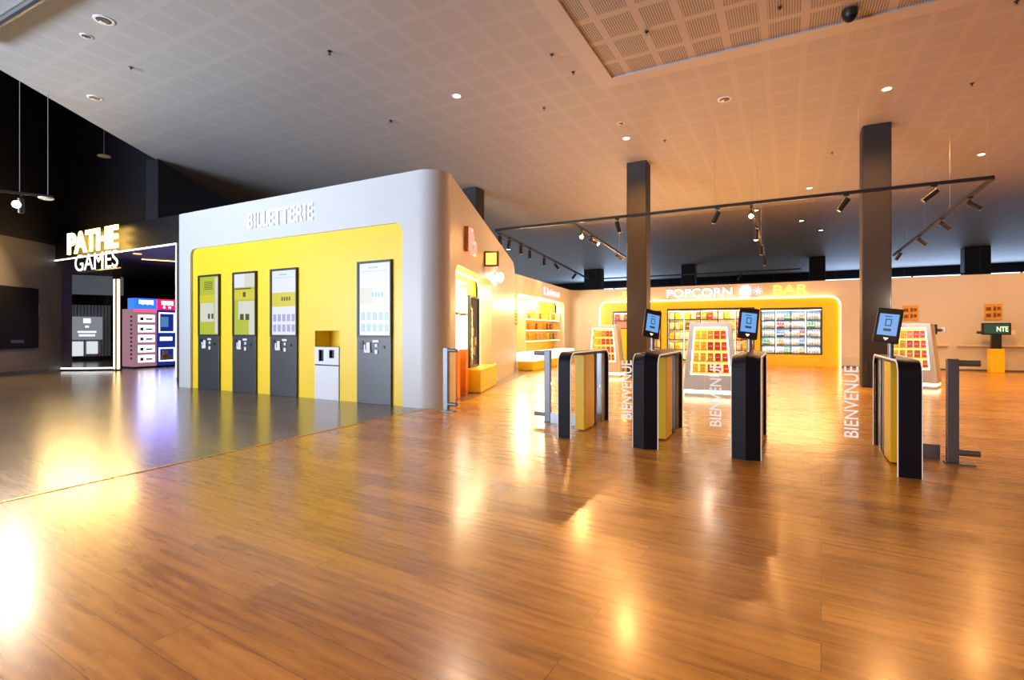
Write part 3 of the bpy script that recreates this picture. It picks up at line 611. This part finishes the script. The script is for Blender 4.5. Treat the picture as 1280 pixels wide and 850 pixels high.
t = cabinet('menu_screen', 'dark framed menu display left of the left dark column', 'screen', -6.50, -5.32, 1.35, 2.08, .2, M['charcoal'], 1, (1.7,), M['pink'], cold)
for k in range(5): packet(('red', 'cream', 'brown', 'cream', 'red')[k], .15, .24, (-6.35 + .2 * k, YB + .28, 1.7), 0, 'packet in the small display left of the column', 'packets in the small display', 'popcorn_bag', 'bag')
for x in (-5.6, -2.7, .2): lamp('AREA', 'ceiling_uplight_fill', (x, YB - .02, 2.40), 95, (1, .50, .16), 2.4, size_y=.10, target=(x, YB - 5, 5.4))  # added unseen uplights that turn the ceiling before the counters orange

# ------------------------------------------------------------------ right part of the back wall
for x, lab in ((3.53, 'small yellow brown notice on the back wall right of the column'), (5.58, 'small yellow brown notice above the order terminal')):
    t = thing('wall_notice', lab, 'notice', (x, YB, 1.60)); b = MB().use(mat('notice_board', (.62, .34, .06), .5, noise=.3, nscale=6)); b.box(-.21, .21, -.02, 0, 0, .49); b.build('board', t)
    for r in (.08, .28):
        b = MB().use(M['brown']); b.box(-.17, -.05, -.023, -.02, r, r + .11); b.box(0, .07, -.023, -.02, r, r + .13); b.box(.09, .17, -.023, -.02, r + .02, r + .12); b.build('print', t)
t = thing('order_terminal', 'yellow based order terminal with wide dark screen against the back wall', 'terminal', (5.54, 20.6, 0))
b = MB().use(M['yellow']); b.box(-.17, .17, -.14, .14, 0, .72); b.build('base', t, bevel=.01)
b = MB().use(M['black']); b.box(-.11, .11, -.08, .08, .72, 1.16); b.build('stem', t)
b = MB().use(M['black']); b.box(-.33, .33, -.06, .06, 1.14, 1.50); b.build('monitor', t, bevel=.01)
b = MB().use(em('screen_green_dark', (.02, .07, .04), .8)); b.box(-.29, .29, -.064, -.061, 1.18, 1.46); b.build('screen', t)
text('lettering', 'NTE', 1, .004, em('screen_lime_text', (.6, .9, .4), 1.6), t, (.0, -.067, 1.24), fit=(.26, .15), bold=.02)
MB().use(M['charcoal']).box(-.44, -.33, -.04, .04, 1.17, 1.25).build('camera', t); MB().use(M['pale']).box(.33, .42, -.05, .04, 1.16, 1.28).build('card_reader', t)
t = thing('counter_shelf', 'thin pale ledge along the back wall behind the order terminal', 'shelf', (5.6, YB, .78))
b = MB().use(M['cream']); b.box(-.9, .9, -.10, 0, 0, .03); b.build('board', t)
t = thing('counter_shelf', 'short thin pale ledge on the back wall beside the candy stand', 'shelf', (4.2, YB, .78))
b = MB().use(M['cream']); b.box(-.3, .3, -.10, 0, 0, .03); b.build('board', t)

# ------------------------------------------------------------------ free standing candy stands
def candy_stand(x, y, rz, label, where):
    t = thing('candy_stand', label, 'display stand', (x, y, 0), rz)
    glow = em('stand_backlight', (1, .66, .16), 1.1)
    out = [(-.50, .12), (.50, .12), (.37, 1.42), (-.37, 1.42)]; hole = [(-.36, .42), (.36, .42), (.29, 1.32), (-.29, 1.32)]
    b = MB().use(M['white']); b.prism([out, hole], -.28, .28); b.use(M['white']); b.prism([[(-.49, .13), (.49, .13), (.365, 1.41), (-.365, 1.41)]], .28, .30); b.build('housing', t, bevel=.015)
    b = MB().use(glow); b.prism([hole], .02, .05); b.build('backlight', t)
    b = MB().use(M['cove']); b.path([(u * .97, -.27, z) for u, z in hole + hole[:1]], .012, 6); b.build('edge_light', t)
    b = MB().use(M['white']); b.box(-.47, .47, -.25, .27, 0, .06); b.build('foot', t)
    b = MB().use(M['cove']); b.box(-.48, .48, -.26, .28, .06, .12); b.build('base_light', t)
    Wm = Matrix.Translation((x, y, 0)) @ Matrix.Rotation(rz, 4, 'Z')
    for r in range(4):
        z = .46 + .215 * r; hw = .36 - .07 * (z - .42) / .9 - .012
        b = MB().use(M['gold']); b.box(-hw, hw, -.24, .01, z - .015, z); b.build('tray', t)
        for k in range(5):
            kd = 'gold' if k < 2 else 'red'
            if k == 2 and r % 2: kd = 'orange'
            packet(kd, .098, .15, Wm @ Vector((-hw + .065 + (2 * hw - .13) * k / 4, -.18, z)), rz, 'candy packet on tray %s of the stand %s' % (('lowest', 'second', 'third', 'top')[r], where), 'candy packets on the %s tray of the stand %s' % (('lowest', 'second', 'third', 'top')[r], where))
    lamp('POINT', 'stand_fill', Wm @ Vector((0, -.9, 1.9)), 26, (1, .82, .6), .05)  # added unseen lamp in front of the stand, whitens its body
candy_stand(-1.33, 10.7, R(6), 'white tapered backlit candy stand between the two middle gates', 'between the middle gates')
candy_stand(2.45, 14.45, R(-18), 'white tapered backlit candy stand behind the gate nearest the right post', 'at the right')
candy_stand(-4.5, 13.9, R(4), 'glowing candy stand seen left of the left dark column', 'by the left column')
SW = Matrix.Translation((2.45, 14.45, 0)) @ Matrix.Rotation(R(-18), 4, 'Z')
t = thing('price_scanner', 'small black scanner on the shoulder of the right candy stand', 'scanner', SW @ Vector((.42, 0, 1.18)), R(-18))
b = MB().use(M['black']); b.taper((.008, .03, -.05, .05), (-.01, .03, -.05, .05), 0, .22); b.box(.0, .14, -.04, .04, .06, .12); b.build('bracket', t, bevel=.005)
b = MB().use(M['pale']); b.box(.10, .18, -.04, .04, .05, .15); b.build('reader', t, bevel=.01)

# ------------------------------------------------------------------ entrance gates
def arch_loop(y0, y1, h, r, th, n=8):
    o = [(y0, 0)] + [(y0 + r - r * math.cos(a), h - r + r * math.sin(a)) for a in (math.pi / 2 * i / n for i in range(n + 1))] + [(y1 - r + r * math.sin(a), h - r + r * math.cos(a)) for a in (math.pi / 2 * i / n for i in range(n + 1))] + [(y1, 0)]
    r2 = r - th
    i_ = [(y1 - th, 0)] + [(y1 - r + r2 * math.sin(a), h - r + r2 * math.cos(a)) for a in (math.pi / 2 * (n - i) / n for i in range(n + 1))] + [(y0 + r - r2 * math.cos(a), h - r + r2 * math.sin(a)) for a in (math.pi / 2 * (n - i) / n for i in range(n + 1))] + [(y0 + th, 0)]
    return o + i_
def gate(x, y, w, wide, label):
    t = thing('access_gate', label, 'turnstile', (x, y, 0), 0, 'access gates')
    LO = arch_loop(0, 1.45, 1.0, .13, .035)
    if not wide:
        b = MB().use(M['navy']); b.prism([LO], -w / 2, w / 2, 'x'); b.build('arch_band', t)
    else:   # two slabs meeting in a forward ridge
        for s in (-1, 1):
            b = MB().use(M['navy']); b.prism([LO], 0, s * w / 2, 'x')
            for i, v in enumerate(b.v):
                k = 1 - abs(v[0]) / (w / 2); yy, zz = v[1], v[2]
                if yy < .6: yy -= .05 * k
                if zz > .9: zz += .03 * k
                b.v[i] = (v[0], yy, zz)
            b.build('arch_band', t)
    for s in (-1, 1):
        b = MB().use(M['trimled']); L2 = arch_loop(-.003, 1.453, 1.003, .133, .016); b.prism([L2], s * w / 2, s * (w / 2 + .006), 'x'); b.build('edge_trim', t)
    b = MB().use(M['yellow']); b.box(-w / 2 + .012, w / 2 - .012, .50, .84, 0.015, .955); b.build('yellow_housing', t, bevel=.008)
    b = MB().use(M['yellow']); b.box(-w / 2 + .03, w / 2 - .03, .84, .93, .02, .955); b.build('yellow_rear', t, bevel=.006)
    b = MB().use(M['steel']); b.cyl((0, 1.02, .0), (0, 1.02, .96), .05, 20); b.build('pivot_column', t, smooth=True)
    b = MB().use(M['charcoal']); b.box(-w / 2 + .02, w / 2 - .02, .96, 1.10, 0, .03); b.build('foot', t)
    b = MB().use(M['steel']); b.box(-w / 2 + .03, w / 2 - .03, 1.24, 1.40, .0, .95); b.build('rear_post', t, bevel=.005)
    return t
g1 = gate(-2.30, 5.58, .15, False, 'slim access gate with open black arch nearest the left post')
g2 = gate(-1.34, 5.5, .26, True, 'wide ridged access gate with reader, in front of the left column')
g3 = gate(-.36, 5.5, .26, True, 'wide ridged access gate beside the bright candy stand, no yellow visible')
g4 = gate(.915, 5.45, .16, False, 'slim access gate showing its full yellow side, nearest the right post')
for o in g4.children:
    if o.name.startswith('pivot'): o.scale = (1.1, 1, 1)
def reader(x, y, label, rz=0, roll=8, z=1.002):
    t = thing('ticket_reader', label, 'ticket reader', (x, y, z), rz, 'ticket readers on the gates')
    b = MB().use(M['steel']); b.cyl((0, 0, 0), (0, .0, .20), .024, 16); b.lathe([(.04, 0), (.04, .01)], n=16); b.build('pole', t, smooth=True)
    Tm = Matrix.Translation((-.02, -.03, .30)) @ Matrix.Rotation(R(-16), 4, 'X') @ Matrix.Rotation(R(roll), 4, 'Y')
    b = MB(Tm).use(M['black']); b.box(-.10, .10, -.02, .02, -.17, .17); b.build('tablet', t, bevel=.012)
    b = MB(Tm).use(em('reader_screen', (.16, .38, .80), .75)); b.box(-.075, .075, -.0225, -.021, -.10, .11); s = b.build('screen', t)
    b = MB(Tm).use(em('reader_ink', (.03, .12, .22), .4)); b.box(-.025, .025, -.024, -.0227, -.01, .06); b.box(-.035, .02, -.024, -.0227, .08, .088); b.box(-.03, .03, -.024, -.0227, -.06, -.035); b.use(em('reader_screen', (0, 0, 0))); b.box(-.017, .017, -.0245, -.0241, 0, .05); b.build('pictogram', s)
    b = MB(Tm).use(em('reader_arrow', (1, .9, .5), 2.0)); b.prism([[(-.02, -.125), (.02, -.125), (0, -.15)]], -.0225, -.021); b.build('arrow_light', t)
reader(-1.40, 6.1, 'tilted ticket reader on the gate in front of the left column', R(38), 14, 1.034)
reader(-.36, 6.05, 'tilted ticket reader on the gate beside the bright candy stand', R(15), 8, 1.032)
reader(.86, 6.0, 'tilted ticket reader on the gate with the full yellow side', R(-8))
def flap(x0, x1, label, letter_x, h=.93):
    w = x1 - x0; t = thing('glass_flap', label, 'gate flap', (x0, 6.48, .04), 0, 'glass flaps of the gates')
    b = MB().use(M['glass']); r = .06
    b.prism([[(0, 0), (w, 0), (w, h - r), (w - r, h), (r, h), (0, h - r)]], -.005, .005); b.build('pane', t)
    if letter_x is not None:
        text('lettering', 'BIENVENUE', 1, .002, em('lettering_glow_white', (1, .95, .92), .55), t, (letter_x - x0 + .055, -.008, .09), rot=(R(90), R(-90), 0), fit=(.75, .13), bold=.01)  # emission put into the lettering colour for contrast; the letters are no lamp
flap(-2.17, -1.92, 'clear glass flap hinged on the slim left gate', None)
flap(-1.90, -1.50, 'glass flap lettered BIENVENUE beside the gate at the left column', -1.80)
flap(-1.22, -.88, 'clear glass flap on the right of the left column gate', None)
flap(-.86, -.52, 'glass flap lettered BIENVENUE in front of the bright candy stand', -.74)
flap(-.20, .22, 'clear glass flap on the right of the second wide gate', None)
flap(.26, .80, 'glass flap lettered BIENVENUE in front of the right column', .60)
def post(x, y, s, label, h=.99):
    t = thing('guard_post', label, 'post', (x, y, 0), 0, 'steel guard posts')
    b = MB().use(M['post']); b.box(-.045, .045, -.03, .03, .012, h); b.build('upright', t, bevel=.006)
    b = MB().use(M['post']); b.box(-.06 if s < 0 else -.06, .16 if s > 0 else .06, -.06, .06, 0, .012); b.build('base_plate', t)
    for z in (.11, h - .04):
        b = MB().use(M['post']); b.cyl((s * .04, 0, z), (s * .20, 0, z), .03, 16); b.build('stub', t, smooth=True)
post(1.37, 6.25, 1, 'steel guard post with two round stubs, rightmost beside the last gate')
post(-2.90, 6.45, -1, 'steel guard post with two round stubs left of the slim gate')
post(-4.72, 6.62, 1, 'steel guard post against the rounded corner of the white block')
def side_glass(x0, x1, label):
    t = thing('glass_barrier', label, 'glass barrier', (x0, 6.42, 0), 0, 'fixed glass barriers beside the gates')
    b = MB().use(M['glass']); b.box(0, x1 - x0, -.005, .005, .02, .72); b.build('pane', t)
    b = MB().use(M['steel']); b.box(0, x1 - x0, -.02, .02, 0, .14); b.build('kick_plate', t)
side_glass(1.01, 1.31, 'fixed glass barrier with grey kick plate beside the right guard post')
side_glass(-2.84, -2.40, 'fixed glass barrier with pale kick plate beside the left guard post')

# ------------------------------------------------------------------ arcade entrance
b = MB().use(M['black']); b.prism([[(-20.5, 0), (-20.3, 0), (-20.3, 3.45), (-13.42, 3.45), (-13.42, 0), (-12.03, 0), (-12.03, 4.15), (-20.5, 4.15)]], 7.35, 7.55); struct(b.build('wall_arcade'))
b = MB().use(M['dark']); b.prism([[(-26, 7.6), (-14.75, 7.6), (-14.89, 7.8), (-26, 7.8)]], 4.15, 9.2, 'z'); FE, LE, AE = frame2((-14.75, 7.6), (-24.0, 20.95)); b.T = FE; b.box(0, LE, 0, .3, 3.6, 5.8); struct(b.build('wall_hall'))
b = MB().use(M['led']); b.path([(-20.28, 7.34, .1), (-20.28, 7.34, 3.43), (-13.44, 7.34, 3.43)], .018, 6); b.path([(-13.44, 7.34, 3.43), (-13.44, 7.34, .1)], .008, 6); struct(b.build('trim_5'))
b = MB().use(M['dark']); b.box(-34, -12.05, 7.55, 20, 3.5, 3.6); struct(b.build('ceiling_arcade'))
b = MB().use(M['dark']); b.box(-34, -12.05, 15.5, 15.7, 0, 3.5); b.box(-33, -32.8, 7.5, 15.5, 0, 3.5); struct(b.build('wall_arcade_back'))
FG, LG, AG = frame2((-20.2, 7.45), (-18.95, 8.45))
t = thing('glass_partition', 'tinted glass partition edged in white light left of the arcade opening', 'glass partition', FG @ Vector((0, 0, 0)), AG)
b = MB().use(M['glass']); b.box(.02, LG, -.006, .006, .06, 3.3); b.build('pane', t)
b = MB().use(M['led']); b.box(0, LG, -.02, .02, .06, .10); b.build('light_line', t)
b = MB().use(M['charcoal']); b.box(0, LG, -.03, .03, 0, .06); b.build('sill', t)
t = thing('light_column', 'thin vertical warm light column at the end of the arcade glass', 'light', (-18.82, 8.48, 0))
b = MB().use(M['black']); b.box(-.10, .10, -.06, .06, 0, 3.4); b.build('casing', t)
b = MB().use(M['ledw']); b.box(-.035, .035, -.075, -.061, .05, 2.9); b.box(.101, .112, -.04, .04, .05, 2.9); b.build('light_line', t)
t = thing('illuminated_sign', 'golden glowing lettering over the arcade entrance', 'sign', (-18.69, 7.35, 3.50))
GG = mat('letter_amber', (1, .75, .3), .3, emit=(1, .60, .13), es=9)
text('lettering', 'PATHE', 1, .03, GG, t, (0, -.18, 0), fit=(2.85, .62), bold=.035)
t = thing('illuminated_sign', 'white glowing GAMES lettering hanging below the golden lettering', 'sign', (-18.25, 7.35, 2.98))
text('lettering', 'GAMES', 1, .01, em('letter_bulb', (1, .97, .9), 1.6), t, (0, -.18, 0), fit=(2.40, .47), bold=.0)
b = MB().use(M['charcoal']); b.box(-.05, 2.5, -.16, -.12, -.04, .0); b.build('rail', t)
lamp('AREA', 'sign_glow', (-17.2, 7.05, 3.2), 200, (1, .66, .25), 2.8, size_y=.3, target=(-15, 2, 0))
M['screenoff'] = mat('screen_off', (.003, .003, .004), .55, spec=.15)
# black wall screen on the taupe wall
sF = F_ @ Vector((L_ - 3.30, 0, .76))
t = thing('wall_screen', 'large black switched off screen on the taupe wall left of the arcade', 'screen', sF, a_)
b = MB().use(M['screenoff']); b.box(0, 2.0, -.07, -.005, 0, 1.75); b.build('panel', t, bevel=.01)
b = MB().use(M['charcoal']); b.box(1.1, 1.5, -.073, -.071, .16, .24); b.build('caption', t)
b = MB().use(M['steel']); b.box(1.985, 2.0, -.075, -.06, .95, 1.3); b.build('side_handle', t)
# prize machines
def machine(y, w, kind, label):
    t = thing('arcade_machine', label, 'arcade machine', (-19.2, y, 0), R(90), 'prize machines in the arcade')
    body = {'w': em('machine_pink_shell', (.70, .34, .42), .35), 'b': em('machine_blue_shell', (.01, .02, .20), .9), 'p': em('machine_lilac_shell', (.35, .22, .65), .5)}[kind]
    b = MB().use(body); b.box(0, w, 0, .75, .06, 2.0); b.use(M['black']); b.box(0, w, .04, .7, 0, .06); b.build('cabinet', t, bevel=.01)
    b = MB().use({'w': em('marquee_blue', (.02, .12, .9), 1.5), 'b': em('marquee_red', (.95, .01, .06), 1.5), 'p': em('marquee_teal', (.4, .7, .6), 1.0)}[kind]); b.box(0, w, -.03, .4, 2.0, 2.36); b.build('marquee', t, bevel=.01)
    wl = em('machine_white', (1, .95, 1), 2.2)
    b = MB().use(wl)
    for i in range(6): b.box(w * (.2 + .11 * i), w * (.28 + .11 * i), -.04, -.031, 2.17 - .02 * (i % 2), 2.30)
    b.build('marquee_print', t)
    if kind == 'w':
        b = MB().use(em('machine_red_band', (.9, .08, .15), 1.2)); b.box(0, w, -.02, 0, 1.90, 1.99); b.build('band', t)
        for i in range(5):
            b = MB().use(wl); b.box(w * .18, w * .90, -.02, -.001, .20 + .34 * i, .44 + .34 * i); wn = b.build('prize_window', t, bevel=.005)
            b = MB().use((M['red'], M['blue'], M['blue'], M['grey'], M['red'])[i]); b.box(w * .25, w * .4, -.03, -.021, .25 + .34 * i, .36 + .34 * i); b.box(w * .5, w * .8, -.03, -.021, .27 + .34 * i, .33 + .34 * i); b.build('prize', wn)
        b = MB().use(M['brown'])
        for i in range(11): b.box(-.006, 0, .1, .22, .3 + .14 * i, .37 + .14 * i)
        b.build('side_print', t)
    elif kind == 'b':
        b = MB().use(wl); b.prism([[(w * .08, 1.20), (w * .95, 1.20), (w * .95, 1.90), (w * .08, 1.90)], [(w * .13, 1.24), (w * .90, 1.24), (w * .90, 1.86), (w * .13, 1.86)]], -.02, -.001)
        b.prism([[(w * .08, .2), (w * .95, .2), (w * .95, .68), (w * .08, .68)], [(w * .13, .24), (w * .90, .24), (w * .90, .64), (w * .13, .64)]], -.02, -.001); b.box(w * .15, w * .8, -.02, -.001, .92, 1.05)
        b.lathe([(.05, 0), (.05, .01)], n=4) if False else None; b.build('window_frame', t)
        MB().use(em('machine_teal', (.05, .18, .35), 1)).box(w * .2, w * .6, -.012, -.001, 1.4, 1.75).build('inner_screen', t); b = MB().use(M['orange']); b.box(w * .25, w * .5, -.03, -.002, .28, .43); b.use(M['gold']); b.box(w * .5, w * .8, -.03, -.002, .28, .38); b.use(M['cream']); b.box(w * .3, w * .55, -.03, -.002, .43, .58); b.build('prize', t)
        b = MB().use(wl); b.cyl((w * .35, -.04, 2.08), (w * .35, -.031, 2.08), .04, 12); b.cyl((w * .65, -.04, 2.08), (w * .65, -.031, 2.08), .04, 12); b.build('marquee_eye', t)
machine(9.15, .70, 'w', 'white and pink prize machine with five lit windows and blue top')
machine(9.87, .60, 'b', 'dark blue prize machine with red top')
machine(10.49, .60, 'p', 'lilac prize machine half hidden by the portal edge')
lamp('AREA', 'machine_glow', (-18.9, 9.9, 1.3), 45, (.20, .25, 1), 1.4, size_y=1.6, target=(-15, 8.2, 0))
t = thing('ceiling_light_line', 'thin warm light line on the arcade ceiling', 'light', (-17.6, 8.6, 3.48), R(62))
b = MB().use(M['ledw']); b.box(0, 3.4, -.03, .03, -.015, 0); b.build('light_line', t)
t = thing('ceiling_downlight', 'small amber ring light on the dark arcade ceiling', 'ceiling light', (-16.6, 8.0, 3.5))
b = MB().use(em('amber_ring', (1, .5, .15), 1.2)); b.lathe([(.07, -.02), (.11, -.02), (.11, 0)], n=20); b.build('bezel', t)
# things behind the partition
t = thing('shop_shutter', 'pale grey curtained shutter behind the arcade glass', 'shutter', (-25.9, 10.6, 0), R(62))
b = MB().use(M['grey'])
for i in range(14): b.box(-.75 + .11 * i, -.66 + .11 * i, -.03 - .02 * (i % 2), .02, .2, 2.35)
b.build('curtain', t)
b = MB().use(em('shutter_white', (.75, .78, .80), .8)); b.box(-.8, -.12, -.08, -.055, .22, .82); b.box(-.02, .35, -.08, -.055, .3, .82); b.build('lower_panel', t)
t = thing('notice_panel', 'grey lit notice panel with white text behind the arcade glass', 'notice', (-25.55, 10.45, .9), R(62))
b = MB().use(em('notice_grey', (.22, .23, .26), .8)); b.box(-.5, .5, -.03, .0, 0, .95); b.build('board', t)
b = MB().use(em('notice_white', (.85, .9, .95), 1.2)); b.box(-.12, .12, -.035, -.031, .68, .88); b.box(-.06, .06, -.035, -.031, .50, .58); b.box(-.3, .3, -.035, -.031, .28, .36); b.box(-.26, .26, -.035, -.031, .14, .22); b.build('print', t)
t = thing('bulkhead', 'grey box duct hanging behind the upper arcade glass', 'duct', (-24.2, 9.7, 2.70), R(62))
b = MB().use(em('bulkhead_grey', (.10, .11, .13), .5)); b.box(-.9, 1.3, -.2, .4, 0, .72); b.build('casing', t, bevel=.01)
